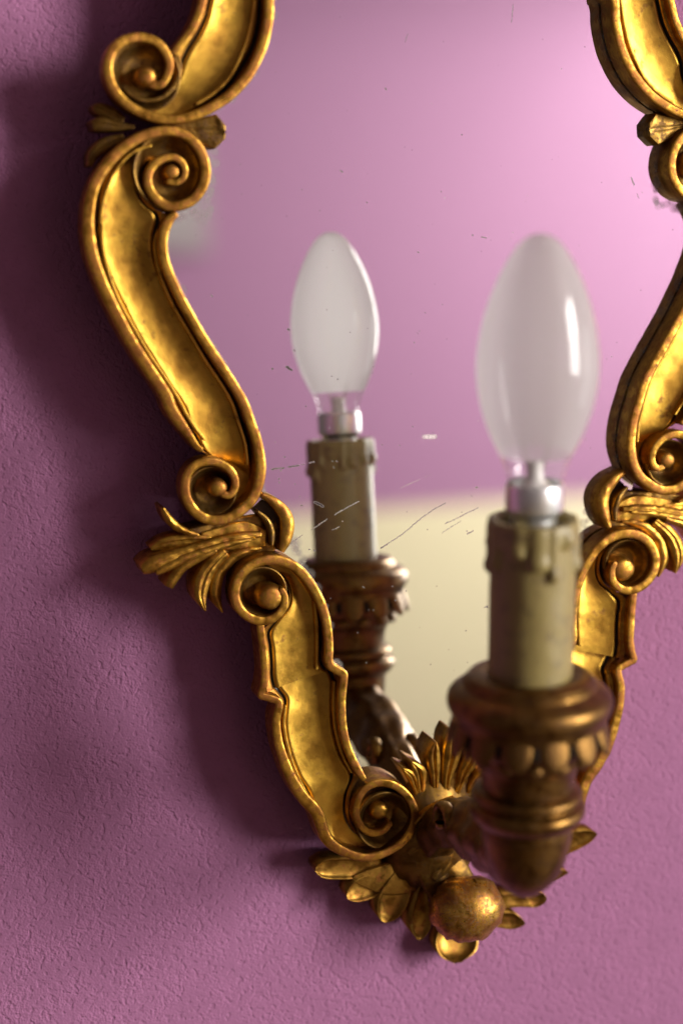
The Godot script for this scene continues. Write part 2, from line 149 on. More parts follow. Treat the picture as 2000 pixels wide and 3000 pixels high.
var gold_rim: StandardMaterial3D
var gold_flat: StandardMaterial3D
var gold_leaf: StandardMaterial3D
var gold_old: StandardMaterial3D
var groove_dark: StandardMaterial3D
var hole_shade: StandardMaterial3D
var gold_ball: StandardMaterial3D
var gold_sconce: StandardMaterial3D
var gold_petal: StandardMaterial3D
var gold_dark: StandardMaterial3D
var dark_wood: StandardMaterial3D
var wobble := FastNoiseLite.new()


# ---------------------------------------------------------------- helpers
func numbered(called: String, parent: Node) -> String:
	if not parent.has_node(called):
		return called
	var k := 1
	while parent.has_node("%s_%03d" % [called, k]):
		k += 1
	return "%s_%03d" % [called, k]

func tag(o: Node, label: String, category := "", kind := "") -> void:
	o.set_meta("label", label)
	if category:
		o.set_meta("category", category)
	if kind:
		o.set_meta("kind", kind)

func root_at(called: String, parent: Node, where := Vector3.ZERO) -> Node3D:
	var o := Node3D.new()
	o.name = numbered(called, parent)
	parent.add_child(o, true)
	o.position = where
	return o

func put(called: String, m: Mesh, mat: Material, parent: Node) -> MeshInstance3D:
	var o := MeshInstance3D.new()
	o.name = numbered(called, parent)
	o.mesh = m
	o.material_override = mat
	parent.add_child(o, true)
	return o

func grid(rows: Array, loop := false) -> ArrayMesh:
	# rows of points with the same count; loop joins the last column to the first
	var st := SurfaceTool.new()
	st.begin(Mesh.PRIMITIVE_TRIANGLES)
	var n: int = rows[0].size()
	for r in rows:
		for p in r:
			st.add_vertex(p)
	var cols := n if loop else n - 1
	for i in rows.size() - 1:
		for j in cols:
			var a := i * n + j
			var b := i * n + (j + 1) % n
			var c := a + n
			var d := b + n
			for k in [a, c, b, b, c, d]:
				st.add_index(k)
	st.generate_normals()
	return st.commit()

func flipped(m: ArrayMesh) -> ArrayMesh:
	# the same shape mirrored across the mirror's middle line
	var out := ArrayMesh.new()
	for s in m.get_surface_count():
		var a := m.surface_get_arrays(s)
		var v: PackedVector3Array = a[Mesh.ARRAY_VERTEX]
		var nn: PackedVector3Array = a[Mesh.ARRAY_NORMAL]
		for i in v.size():
			v[i].x = -v[i].x
			nn[i].x = -nn[i].x
		var ix: PackedInt32Array = a[Mesh.ARRAY_INDEX]
		for i in range(0, ix.size(), 3):
			var t := ix[i + 1]
			ix[i + 1] = ix[i + 2]
			ix[i + 2] = t
		a[Mesh.ARRAY_VERTEX] = v
		a[Mesh.ARRAY_NORMAL] = nn
		a[Mesh.ARRAY_INDEX] = ix
		out.add_surface_from_arrays(Mesh.PRIMITIVE_TRIANGLES, a)
	return out

func spline(pts: Array, step: float) -> Array:
	# Catmull-Rom through points given as arrays of numbers, the first two being x and y
	var out := []
	var w: int = pts[0].size()
	for i in pts.size() - 1:
		var p0: Array = pts[maxi(i - 1, 0)]
		var p1: Array = pts[i]
		var p2: Array = pts[i + 1]
		var p3: Array = pts[mini(i + 2, pts.size() - 1)]
		var long := Vector2(p1[0], p1[1]).distance_to(Vector2(p2[0], p2[1]))
		var n := maxi(1, ceili(long / step))
		for k in n:
			var t := float(k) / n
			var q := []
			for c in w:
				q.append(cubic_interpolate(p1[c], p2[c], p0[c], p3[c], t))
			out.append(q)
	out.append(pts[-1])
	return out

func rim_mesh(pts: Array, top: float, low: float, end_drop := 0.0) -> ArrayMesh:
	# a rounded bead along a path of [x, y, half width]
	var line := spline(pts, 0.7)
	var n := line.size()
	var rows := []
	var across := [-1.0, -1.0, -0.94, -0.8, -0.55, -0.25, 0.0, 0.25, 0.55, 0.8, 0.94, 1.0, 1.0]
	var caps := []
	for k in 5:
		caps.append([0, -cos(k * PI / 10.0), sin(k * PI / 10.0)])
	for i in n:
		caps.append([i, 0.0, 1.0])
	for k in [4, 3, 2, 1, 0]:
		caps.append([n - 1, cos(k * PI / 10.0), sin(k * PI / 10.0)])
	for c in caps:
		var i: int = c[0]
		var q: Array = line[i]
		var a: Array = line[maxi(i - 1, 0)]
		var b: Array = line[mini(i + 1, n - 1)]
		var t := Vector2(b[0] - a[0], b[1] - a[1]).normalized()
		var side := Vector2(-t.y, t.x)
		var hw: float = 1.08 * q[2] * (1.0 + 0.05 * wobble.get_noise_2d(q[0] * 6.0, q[1] * 6.0))
		var z: float = top + 0.18 * wobble.get_noise_2d(q[0] * 5.0 + 300.0, q[1] * 5.0) - end_drop * pow(float(i) / n, 4.0) - 0.45 * hw * (1.0 - c[2])
		var mid: Vector2 = Vector2(q[0], q[1]) + t * hw * c[1]
		var row := PackedVector3Array()
		for s in across.size():
			var u: float = across[s]
			var at: Vector2 = mid + side * hw * u * c[2]
			var h: float = low if s == 0 or s == across.size() - 1 else z - 0.42 * hw * (1.0 - pow(maxf(0.0, 1.0 - pow(absf(u), 3.4)), 0.36))
			row.append(Vector3(at.x, at.y, h) * MM)
		rows.append(row)
	return grid(rows)

func channel_mesh(st: Array, base: float, depth: float, from := 0.138, to := 0.862) -> ArrayMesh:
	# a hollow moulding between two edges: [xa, ya, xb, yb, dz]; from and to are shares of its width
	var line := spline(st, 1.2)
	var rows := []
	var n := maxi(5, int(34.0 * (to - from)))
	for q in line:
		var row := PackedVector3Array()
		for k in n + 1:
			var v := lerpf(from, to, float(k) / n)
			var e := 2.0 * v - 1.0
			var z: float = base + q[4] - depth * (1.0 - e * e)
			z -= 2.4 * (exp(-pow((v - 0.118) / 0.02, 2.0)) + exp(-pow((v - 0.882) / 0.02, 2.0)))
			z += 0.16 * wobble.get_noise_2d(lerpf(q[0], q[2], v) * 2.5, lerpf(q[1], q[3], v) * 2.5 + 90.0)
			row.append(Vector3(lerpf(q[0], q[2], v), lerpf(q[1], q[3], v), maxf(z, 14.9)) * MM)
		rows.append(row)
	return grid(rows)

func hollow(called: String, st: Array, base: float, depth: float, pair: Array) -> void:
	# the gilded hollow, its two grooves in a flat dark colour and the ledges beside them
	both(called, channel_mesh(st, base, depth), gold_flat, pair[0], pair[1])
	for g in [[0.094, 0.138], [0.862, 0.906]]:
		both("groove", channel_mesh(st, base, depth, g[0], g[1]), groove_dark, pair[0], pair[1])
	for g in [[0.0, 0.094], [0.906, 1.0]]:
		both("ledge", channel_mesh(st, base, depth, g[0], g[1]), gold_rim, pair[0], pair[1])

func backing_mesh(st: Array, inset: float, top: float) -> ArrayMesh:
	var line := spline(st, 3.0)
	var rows := []
	for q in line:
		var row := PackedVector3Array()
		for p in [[inset, -8.5], [inset, top], [1.0 - inset, top], [1.0 - inset, -8.5]]:
			row.append(Vector3(lerpf(q[0], q[2], p[0]), lerpf(q[1], q[3], p[0]), p[1]) * MM)
		rows.append(row)
	return grid(rows)

func blade_mesh(pts: Array, z0: float, z1: float, crown: float, crease: float, low: float, hollow := 0.0) -> ArrayMesh:
	# a carved leaf along a path of [x, y, half width]; z0 at its root, z1 at its tip
	var line := spline(pts, 0.8)
	var n := line.size()
	var rows := []
	var m := 17
	for i in range(-1, n + 1):
		var at := clampi(i, 0, n - 1)
		var q: Array = line[at]
		var a: Array = line[maxi(at - 1, 0)]
		var b: Array = line[mini(at + 1, n - 1)]
		var t := Vector2(b[0] - a[0], b[1] - a[1]).normalized()
		var side := Vector2(-t.y, t.x)
		var hw: float = maxf(q[2], 0.05) * (0.02 if i < 0 or i == n else 1.0)
		var f := float(at) / (n - 1)
		var zb := lerpf(z0, z1, f)
		var row := PackedVector3Array()
		row.append(Vector3(q[0] - side.x * hw, q[1] - side.y * hw, low) * MM)
		for k in m:
			var s := 2.0 * k / (m - 1) - 1.0
			var z := zb + crown * hw * (1.0 - s * s) - crease * hw * exp(-s * s / 0.03)
			if hollow > 0.0:
				z = zb - hollow * hw * pow(maxf(0.0, 1.0 - pow(absf(s), 3.0)), 0.8) * smoothstep(1.0, 0.86, f) + 0.35 * exp(-pow((absf(s) - 0.93) / 0.08, 2.0))
			z += 0.25 * wobble.get_noise_2d(q[0] * 4.0 + s * 8.0, q[1] * 4.0)
			row.append(Vector3(q[0] + side.x * hw * s, q[1] + side.y * hw * s, maxf(z, low + 0.02)) * MM)
		row.append(Vector3(q[0] + side.x * hw, q[1] + side.y * hw, low) * MM)
		rows.append(row)
	return grid(rows)

func lathe_mesh(prof: Array, around := 64, bumps := 0.0) -> ArrayMesh:
	# turned about the y axis: [height, radius] in millimetres
	var rows := []
	for p in prof:
		var row := PackedVector3Array()
		for k in around:
			var a := TAU * k / around
			var r: float = p[1] * (1.0 + bumps * wobble.get_noise_3d(cos(a) * 60.0, p[0] * 4.0, sin(a) * 60.0))
			row.append(Vector3(cos(a) * r, p[0], sin(a) * r) * MM)
		rows.append(row)
	return grid(rows, true)

func dense(prof: Array, n: int) -> Array:
	var out := []
	for i in prof.size() - 1:
		for k in n:
			var t := float(k) / n
			var p0: Array = prof[maxi(i - 1, 0)]
			var p3: Array = prof[mini(i + 2, prof.size() - 1)]
			var q := []
			for c in 2:
				q.append(cubic_interpolate(prof[i][c], prof[i + 1][c], p0[c], p3[c], t))
			q[1] = maxf(q[1], 0.0)
			out.append(q)
	out.append(prof[-1])
	return out

func dome_mesh(x: float, y: float, prof: Array, squash := 1.0, bumps := 0.0) -> ArrayMesh:
	# turned about an axis that stands on the wall at x, y: [radius, z]
	var rows := []
	for p in prof:
		var row := PackedVector3Array()
		for k in 40:
			var a := TAU * k / 40.0
			var r: float = p[0] * (1.0 + bumps * wobble.get_noise_2d(cos(a) * 70.0 + p[1] * 3.0, sin(a) * 70.0 + x))
			row.append(Vector3(x + cos(a) * r, y + sin(a) * r * squash, p[1]) * MM)
		rows.append(row)
	return grid(rows, true)

func box_mesh(size: Vector3) -> BoxMesh:
	var b := BoxMesh.new()
	b.size = size
	return b


# ---------------------------------------------------------------- materials
func noise_bytes(side: int, seed_: int, freq: float, octaves := 4, type := FastNoiseLite.TYPE_SIMPLEX_SMOOTH) -> PackedByteArray:
	var f := FastNoiseLite.new()
	f.seed = seed_
	f.noise_type = type
	f.frequency = freq
	f.fractal_octaves = octaves
	f.fractal_type = FastNoiseLite.FRACTAL_FBM if octaves > 1 else FastNoiseLite.FRACTAL_NONE
	var im := f.get_seamless_image(side, side, false, false, 0.15)
	im.convert(Image.FORMAT_L8)
	return im.get_data()

func gilding(seed_: int, wear: float, tone: Vector3, rough: float, specks: float, tile: float, vary := 1.0, bole := Vector3(0.26, 0.085, 0.016)) -> StandardMaterial3D:
	var side := 512
	var a := noise_bytes(side, seed_, 0.012, 5)
	var b := noise_bytes(side, seed_ + 1, 0.045, 4)
	var c := noise_bytes(side, seed_ + 2, 0.11, 2)
	var col := PackedByteArray()
	var orm := PackedByteArray()
	var bump := PackedByteArray()
	col.resize(side * side * 3)
	orm.resize(side * side * 3)
	bump.resize(side * side)
	var grime := Vector3(0.035, 0.022, 0.012)
	for i in side * side:
		var na := a[i] / 255.0
		var nb := b[i] / 255.0
		var nc := c[i] / 255.0
		var worn := smoothstep(0.62 - wear, 0.80 - wear, 0.55 * na + 0.45 * nb)
		var spot := smoothstep(0.80 - specks, 0.88 - specks, 0.35 * nb + 0.65 * nc)
		var gold := tone * (1.0 + vary * 0.44 * (nb - 0.5)) * (1.0 + vary * 0.3 * (na - 0.5))
		gold.y *= 0.93 + 0.12 * na
		var glaze := smoothstep(0.42, 0.75, 0.6 * c[(i * 7 + 911) % (side * side)] / 255.0 * 0.25 + 0.85 * a[(i + side * 137) % (side * side)] / 255.0)
		gold = gold.lerp(gold * Vector3(0.42, 0.33, 0.22), glaze * vary)
		var rgb := gold.lerp(bole * (0.6 + 0.8 * nc), worn * 0.85).lerp(grime, spot * 0.85)
		col[i * 3] = int(255.0 * pow(clampf(rgb.x, 0.0, 1.0), 0.4545))
		col[i * 3 + 1] = int(255.0 * pow(clampf(rgb.y, 0.0, 1.0), 0.4545))
		col[i * 3 + 2] = int(255.0 * pow(clampf(rgb.z, 0.0, 1.0), 0.4545))
		orm[i * 3] = 255
		orm[i * 3 + 1] = int(255.0 * clampf(rough + vary * 0.18 * (nb - 0.5) + 0.12 * worn + 0.3 * spot, 0.12, 0.9))
		orm[i * 3 + 2] = int(255.0 * clampf(0.97 - 0.12 * worn - 0.8 * spot, 0.0, 1.0))
		bump[i] = int(255.0 * clampf(0.35 * na + 0.4 * nb + 0.25 * nc - 0.25 * spot, 0.0, 1.0))
	var m := StandardMaterial3D.new()
	var t_orm := ImageTexture.create_from_image(Image.create_from_data(side, side, false, Image.FORMAT_RGB8, orm))
	m.albedo_texture = ImageTexture.create_from_image(Image.create_from_data(side, side, false, Image.FORMAT_RGB8, col))
	m.roughness = 1.0
	m.roughness_texture = t_orm
	m.roughness_texture_channel = BaseMaterial3D.TEXTURE_CHANNEL_GREEN
	m.metallic = 1.0
	m.metallic_texture = t_orm
	m.metallic_texture_channel = BaseMaterial3D.TEXTURE_CHANNEL_BLUE
	m.heightmap_enabled = true
	m.heightmap_texture = ImageTexture.create_from_image(Image.create_from_data(side, side, false, Image.FORMAT_L8, bump))
	m.heightmap_scale = 0.005
	m.uv1_triplanar = true
	m.uv1_scale = Vector3.ONE / tile
	return m

func plain(c: Color, rough := 0.7, metal := 0.0) -> StandardMaterial3D:
	var m := StandardMaterial3D.new()
	m.albedo_color = c.linear_to_srgb()
	m.roughness = rough
	m.metallic = metal
	return m

func stucco() -> StandardMaterial3D:
	var side := 1024
	var grain := noise_bytes(side, 41, 0.10, 1, FastNoiseLite.TYPE_CELLULAR)
	var fine := noise_bytes(side, 44, 0.21, 1, FastNoiseLite.TYPE_CELLULAR)
	var broad := noise_bytes(side, 42, 0.012, 3)
	var holes := noise_bytes(side, 43, 0.05, 2)
	var h := PackedByteArray()
	var col := PackedByteArray()
	h.resize(side * side)
	col.resize(side * side * 3)
	for i in side * side:
		var m0 := broad[i] / 255.0
		var pit := smoothstep(0.40, 0.25, holes[i] / 255.0)
		var rough := lerpf(0.45, 1.0, smoothstep(0.35, 0.65, m0))
		h[i] = int(255.0 * clampf(0.62 + rough * (0.42 * (grain[i] / 255.0 - 0.5) + 0.45 * (fine[i] / 255.0 - 0.5)) + 0.15 * (m0 - 0.5) - 0.34 * pit, 0.0, 1.0))
		var k := 0.93 + 0.14 * m0
		col[i * 3] = int(255.0 * pow(0.320 * k, 0.4545))
		col[i * 3 + 1] = int(255.0 * pow(0.127 * k, 0.4545))
		col[i * 3 + 2] = int(255.0 * pow(0.246 * k, 0.4545))
	var m := StandardMaterial3D.new()
	m.albedo_texture = ImageTexture.create_from_image(Image.create_from_data(side, side, false, Image.FORMAT_RGB8, col))
	m.heightmap_enabled = true
	m.heightmap_texture = ImageTexture.create_from_image(Image.create_from_data(side, side, false, Image.FORMAT_L8, h))
	m.heightmap_scale = 0.058
	m.roughness = 0.78
	m.metallic_specular = 0.3
	m.uv1_triplanar = true
	m.uv1_world_triplanar = true
	m.uv1_scale = Vector3.ONE / 0.19
	return m

func stamp(im: Image, orm: Image, at: Vector2, r: float, col: Color, metal: float, rough: float, strength: float) -> void:
	# soft round mark on the glass textures, all in pixels
	var ri := ceili(r + 1.0)
	for y in range(maxi(0, int(at.y) - ri), mini(im.get_height(), int(at.y) + ri + 1)):
		for x in range(maxi(0, int(at.x) - ri), mini(im.get_width(), int(at.x) + ri + 1)):
			var d := Vector2(x + 0.5, y + 0.5).distance_to(at)
			var k := strength * clampf((r + 0.5 - d) / maxf(1.0, r * 0.5), 0.0, 1.0)
			if k > 0.002:
				im.set_pixel(x, y, im.get_pixel(x, y).lerp(col, k))
				orm.set_pixel(x, y, orm.get_pixel(x, y).lerp(Color(1, rough, metal), k))

func glass_pixel(x: float, y: float) -> Vector2:
	return Vector2((x + 105.0) / 210.0 * 1050.0, (365.0 - y) / 360.0 * 1800.0)

func old_glass(edge: Array) -> StandardMaterial3D:
	var im := Image.create(1050, 1800, false, Image.FORMAT_RGB8)
	var orm := Image.create(1050, 1800, false, Image.FORMAT_RGB8)
	im.fill(Color(0.93, 0.935, 0.925))
	orm.fill(Color(1.0, 0.02, 1.0))
	var rng := RandomNumberGenerator.new()
	rng.seed = 77
	# dust and lost silver along the frame
	for i in edge.size() - 1:
		var a := Vector2(edge[i][0], edge[i][1])
		var b := Vector2(edge[i + 1][0], edge[i + 1][1])
		var n := maxi(1, int(a.distance_to(b) / 1.2))
		for k in n:
			for s in [-1.0, 1.0]:
				var p := a.lerp(b, float(k) / n)
				p.x *= -s
				var away := absf(rng.randfn(0.0, 1.0))
				p.x -= signf(p.x) * away * 1.4
				p.y += rng.randfn(0.0, 1.0)
				stamp(im, orm, glass_pixel(p.x, p.y), rng.randf_range(4.0, 13.0), Color(0.50, 0.48, 0.46), 0.35, 0.3, 0.19)
	for mk in MARKS:
		var pts: Array = mk[2]
		var col: Color = {"dark": Color(0.16, 0.10, 0.10), "pale": Color(0.42, 0.38, 0.32), "faint": Color(0.55, 0.42, 0.45), "spot": Color(0.86, 0.80, 0.80)}[mk[1]]
		var hard: float = {"dark": 0.9, "pale": 0.7, "faint": 0.45, "spot": 0.35}[mk[1]]
		for i in pts.size() - 1:
			var a := glass_pixel(pts[i][0], pts[i][1])
			var b := glass_pixel(pts[i + 1][0], pts[i + 1][1])
			var n := maxi(1, int(a.distance_to(b) / 1.1))
			for k in n + 1:
				var gap := 1.0 if mk[1] == "spot" or mk[0] > 0.5 else rng.randf_range(0.25, 1.0)
				var r: float = mk[0] * 0.5 * 5.0 * (1.0 if mk[1] != "spot" else 1.3) * rng.randf_range(0.75, 1.15)
				stamp(im, orm, a.lerp(b, float(k) / n) + Vector2(rng.randfn(0, 0.4), rng.randfn(0, 0.4)), r, col, 0.1, 0.6, hard * gap * (0.25 if mk[1] == "spot" else 1.0))
	for k in 260:
		stamp(im, orm, Vector2(rng.randf() * 1050.0, rng.randf() * 1800.0), rng.randf_range(0.5, 1.25), Color(0.25, 0.17, 0.18) if k % 3 else Color(0.8, 0.75, 0.72), 0.2, 0.5, rng.randf_range(0.15, 0.6))
	var m := StandardMaterial3D.new()
	var t := ImageTexture.create_from_image(orm)
	m.albedo_texture = ImageTexture.create_from_image(im)
	m.metallic = 1.0
	m.metallic_texture = t
	m.metallic_texture_channel = BaseMaterial3D.TEXTURE_CHANNEL_BLUE
	m.roughness = 1.0
	m.roughness_texture = t
	m.roughness_texture_channel = BaseMaterial3D.TEXTURE_CHANNEL_GREEN
	return m


# ---------------------------------------------------------------- the mirror
func both(called: String, m: ArrayMesh, mat: Material, left: Node, right: Node) -> void:
	put(called, m, mat, left)
	put(called, flipped(m), mat, right)

func scroll(mirror: Node, called: String, label: String) -> Array:
	var l := root_at(called, mirror)
	var r := root_at(called, mirror)
	return [l, r]

func volute(pair: Array, floor_at: Array, eye: Array, top: float) -> void:
	var f: Array = floor_at[0]
	var r: float = f[2]
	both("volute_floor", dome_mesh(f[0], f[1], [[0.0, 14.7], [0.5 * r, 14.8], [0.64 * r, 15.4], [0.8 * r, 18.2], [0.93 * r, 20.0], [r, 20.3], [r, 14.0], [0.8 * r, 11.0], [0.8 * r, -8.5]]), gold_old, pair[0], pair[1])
	var e: Array = eye[0]
	var q: float = e[2]
	both("volute_eye", dome_mesh(e[0], e[1], [[q * 1.12, 12.5], [q * 1.05, top - 3.0], [q, top - 1.6], [0.9 * q, top - 0.7], [0.7 * q, top - 0.15], [0.4 * q, top + 0.1], [0.0, top + 0.15]], 0.94, 0.06), gold_rim, pair[0], pair[1])

func build_mirror() -> Node3D:
	var mirror := root_at("wall_mirror", self, FOOT)
	tag(mirror, "ornate gilded carved wood mirror with scrolling frame on the mauve wall", "mirror")
	# upper scroll
	var up := scroll(mirror, "upper_scroll", "")
	hollow("channel", upper_channel, 19.5, 2.4, up)
	both("inner_rim", rim_mesh(upper_inner_rim, 23.5, 14.9, 2.0), gold_rim, up[0], up[1])
	both("outer_rim", rim_mesh(upper_outer_rim, 22.5, 12.0), gold_rim, up[0], up[1])
	both("bead", rim_mesh(upper_ledge, 19.6, 13.0), gold_flat, up[0], up[1])
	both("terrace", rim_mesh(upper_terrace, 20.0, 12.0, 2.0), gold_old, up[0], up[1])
	both("backing", backing_mesh(upper_channel.slice(0, 8), 0.2, 12.5), dark_wood, up[0], up[1])
	volute(up, floor_upper, eye_upper, 22.6)
	# crest that closes the frame above
	var crest := scroll(mirror, "crest_rail", "")
	hollow("channel", [[-83.2, 335.0, -61.2, 335.0, 0.0], [-84.0, 365.0, -60.0, 362.0, 0.0], [-76.0, 405.0, -52.0, 392.0, 0.0], [-50.0, 440.0, -30.0, 420.0, 0.0], [-0.0, 455.0, 0.0, 430.0, 0.0]], 19.5, 3.4, crest)
	both("inner_rim", rim_mesh([[-61.2, 335.0, 1.7], [-60.0, 362.0, 1.7], [-52.0, 392.0, 1.7], [-30.0, 420.0, 1.7], [0.0, 430.0, 1.7]], 23.5, 13.6), gold_rim, crest[0], crest[1])
	both("outer_rim", rim_mesh([[-83.2, 335.0, 1.4], [-84.0, 365.0, 1.4], [-76.0, 405.0, 1.4], [-50.0, 440.0, 1.4], [0.0, 455.0, 1.4]], 22.5, 12.0), gold_rim, crest[0], crest[1])
	both("backing", backing_mesh([[-83.2, 335.0, -61.2, 335.0, 0.0], [-84.0, 365.0, -60.0, 362.0, 0.0], [-76.0, 405.0, -52.0, 392.0, 0.0], [-50.0, 440.0, -30.0, 420.0, 0.0], [-0.0, 455.0, 0.0, 430.0, 0.0]], 0.2, 12.5), dark_wood, crest[0], crest[1])
	# long scroll
	var long := scroll(mirror, "long_scroll", "")
	hollow("channel", long_channel, 19.5, 2.4, long)
	both("inner_rim", rim_mesh(long_inner_rim, 23.5, 14.9, 1.0), gold_rim, long[0], long[1])
	both("outer_rim", rim_mesh(long_outer_rim, 23.0, 12.5, 3.0), gold_rim, long[0], long[1])
	both("bead", rim_mesh(long_ledge, 20.6, 13.0), gold_flat, long[0], long[1])
	both("fillet", rim_mesh(long_fillet, 20.2, 13.0), gold_flat, long[0], long[1])
	both("backing", backing_mesh(long_channel.slice(3, 21), 0.2, 12.5), dark_wood, long[0], long[1])
	volute(long, floor_long_top, eye_long_top, 19.5)
	volute(long, floor_long_low, eye_long_low, 23.0)
	# lower scroll, broken by a step half way
	var low := scroll(mirror, "lower_scroll", "")
	hollow("channel", lower_channel, 19.8, 2.0, low)
	hollow("foot_channel", lower_channel_foot, 19.5, 2.2, low)
	both("inner_rim", rim_mesh(lower_inner_rim, 23.5, 14.9), gold_rim, low[0], low[1])
	both("outer_rim", rim_mesh(lower_outer_rim, 23.0, 12.5, 1.0), gold_rim, low[0], low[1])
	both("bead", rim_mesh(lower_fillet, 20.6, 13.0), gold_flat, low[0], low[1])
	both("fillet", rim_mesh(foot_fillet, 20.2, 13.0), gold_flat, low[0], low[1])
	both("fillet", rim_mesh(foot_ledge, 19.8, 13.0), gold_flat, low[0], low[1])
	both("backing", backing_mesh(lower_channel.slice(2), 0.2, 12.5), dark_wood, low[0], low[1])
	both("backing", backing_mesh(lower_channel_foot.slice(0, 12), 0.2, 12.5), dark_wood, low[0], low[1])
	volute(low, floor_lower_top, eye_lower_top, 23.4)
	volute(low, floor_lower_low, eye_lower_low, 19.0)
	# leaf between the two upper volutes
	var knot := scroll(mirror, "knot_leaf", "")
	for b in [[knot_leaf_a, 19.0, 16.5], [knot_leaf_b, 17.0, 15.0], [knot_leaf_c, 17.5, 15.5]]:
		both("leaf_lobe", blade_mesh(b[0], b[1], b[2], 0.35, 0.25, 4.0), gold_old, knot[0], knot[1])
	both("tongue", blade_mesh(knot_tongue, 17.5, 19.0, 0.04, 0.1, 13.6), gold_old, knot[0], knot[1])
	# acanthus between the long and the lower scroll
	var ac := scroll(mirror, "acanthus_leaf", "")
	both("leaf_stem", blade_mesh(acan_body, 16.0, 16.2, 0.06, 0.03, 3.0), gold_leaf, ac[0], ac[1])
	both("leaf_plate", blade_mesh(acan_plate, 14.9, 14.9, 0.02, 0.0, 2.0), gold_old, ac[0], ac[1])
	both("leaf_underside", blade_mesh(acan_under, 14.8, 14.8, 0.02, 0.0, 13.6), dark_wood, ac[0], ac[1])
	for b in [[acan_curl, 18.5, 18.5, 0.5, 0.0], [acan_grey, 15.0, 16.5, 0.2, 0.2], [acan_a, 19.5, 18.0, 0.5, 0.1], [acan_b, 20.0, 19.5, 0.5, 0.0], [acan_c, 18.5, 20.0, 0.5, 0.0], [acan_d, 19.5, 18.0, 0.4, 0.22], [acan_e, 18.0, 17.0, 0.45, 0.0]]:
		both("leaf_lobe", blade_mesh(b[0], b[1], b[2], b[3], b[4], 5.0), gold_leaf, ac[0], ac[1])
	both("leaf_hook", blade_mesh(acan_hook, 20.0, 20.5, 0.35, 0.0, 13.6), gold_rim, ac[0], ac[1])
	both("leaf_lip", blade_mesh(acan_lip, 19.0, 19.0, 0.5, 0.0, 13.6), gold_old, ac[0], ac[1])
	# shell over the sconce arm
	var shell := root_at("shell", mirror)
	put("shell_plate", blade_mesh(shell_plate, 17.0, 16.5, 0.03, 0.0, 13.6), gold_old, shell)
	for b in [shell_lll, shell_rr, shell_ll, shell_l, shell_r, shell_c]:
		put("flute", blade_mesh(b, 17.0, 21.5, 0.4, 0.55, 13.6), gold_leaf, shell)
	# fringe of petals round the foot
	var fringe := root_at("leaf_fringe", mirror)
	for b in [[petal_a, 12.0, 13.0], [petal_b, 12.5, 13.5], [petal_c, 13.5, 15.0], [petal_d, 15.0, 17.0], [petal_e, 12.0, 13.5], [petal_f, 12.5, 14.0], [petal_g, 12.5, 14.0], [petal_h, 13.0, 14.5]]:
		put("petal", blade_mesh(b[0], b[1], b[2], 0.0, 0.0, 3.0, 0.34), gold_petal, fringe)
	put("petal_stem", blade_mesh(petal_stem, 14.0, 12.5, 0.05, 0.0, -2.0), gold_petal, fringe)
	put("cup_petal", blade_mesh(ball_cup, 8.0, 12.0, 0.0, 0.0, 2.0, 0.35), gold_petal, fringe)
	# boss and ball
	var boss_at: Array = boss[0]
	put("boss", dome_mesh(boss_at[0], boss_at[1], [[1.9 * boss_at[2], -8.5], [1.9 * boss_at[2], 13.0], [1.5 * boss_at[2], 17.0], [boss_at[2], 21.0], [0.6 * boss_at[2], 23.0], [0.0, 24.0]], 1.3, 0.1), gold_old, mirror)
	for b in [boss_leaf_a, boss_leaf_b]:
		put("boss_leaf", blade_mesh(b, 20.0, 23.0, 0.4, 0.2, 8.0), gold_old, mirror)
	put("boss_stem", blade_mesh(boss_stem, 19.0, 17.0, 0.25, 0.1, -2.0), gold_old, mirror)
	for b in [boss_leaf_c, boss_leaf_d]:
		put("boss_leaf", blade_mesh(b, 20.0, 21.0, 0.4, 0.2, 8.0), gold_old, mirror)
	put("boss_band", blade_mesh(boss_band, 23.0, 24.0, 0.4, 0.0, 8.0), gold_leaf, mirror)
	var ball_at: Array = ball[0]
	var prof := []
	for k in 21:
		var t := PI * k / 20.0
		prof.append([ball_at[2] * sin(t), 25.0 - cos(t) * 11.0])
	put("carved_ball", dome_mesh(ball_at[0], ball_at[1], prof, 0.86, 0.11), gold_ball, mirror)
	# the glass
	var poly := PackedVector2Array()
	for p in GLASS:
		poly.append(Vector2(p[0], p[1]))
	for k in GLASS.size():
		var p: Array = GLASS[GLASS.size() - 1 - k]
		if absf(p[0]) > 0.01:
			poly.append(Vector2(-p[0], p[1]))
	for layer in [["mirror_glass", 14.0, old_glass(EDGE)], ["back_board", 9.0, dark_wood]]:
		var st := SurfaceTool.new()
		st.begin(Mesh.PRIMITIVE_TRIANGLES)
		var faces := Geometry2D.triangulate_polygon(poly)
		for i in range(0, faces.size(), 3):
			if (poly[faces[i + 1]] - poly[faces[i]]).cross(poly[faces[i + 2]] - poly[faces[i]]) > 0.0:
				var swap := faces[i + 1]
				faces[i + 1] = faces[i + 2]
				faces[i + 2] = swap
		for k in faces:
			st.set_normal(Vector3.BACK)
			st.set_uv(Vector2((poly[k].x + 105.0) / 210.0, (365.0 - poly[k].y) / 360.0))
			st.add_vertex(Vector3(poly[k].x, poly[k].y, layer[1]) * MM)
		put(layer[0], st.commit(), layer[2], mirror)
	return mirror


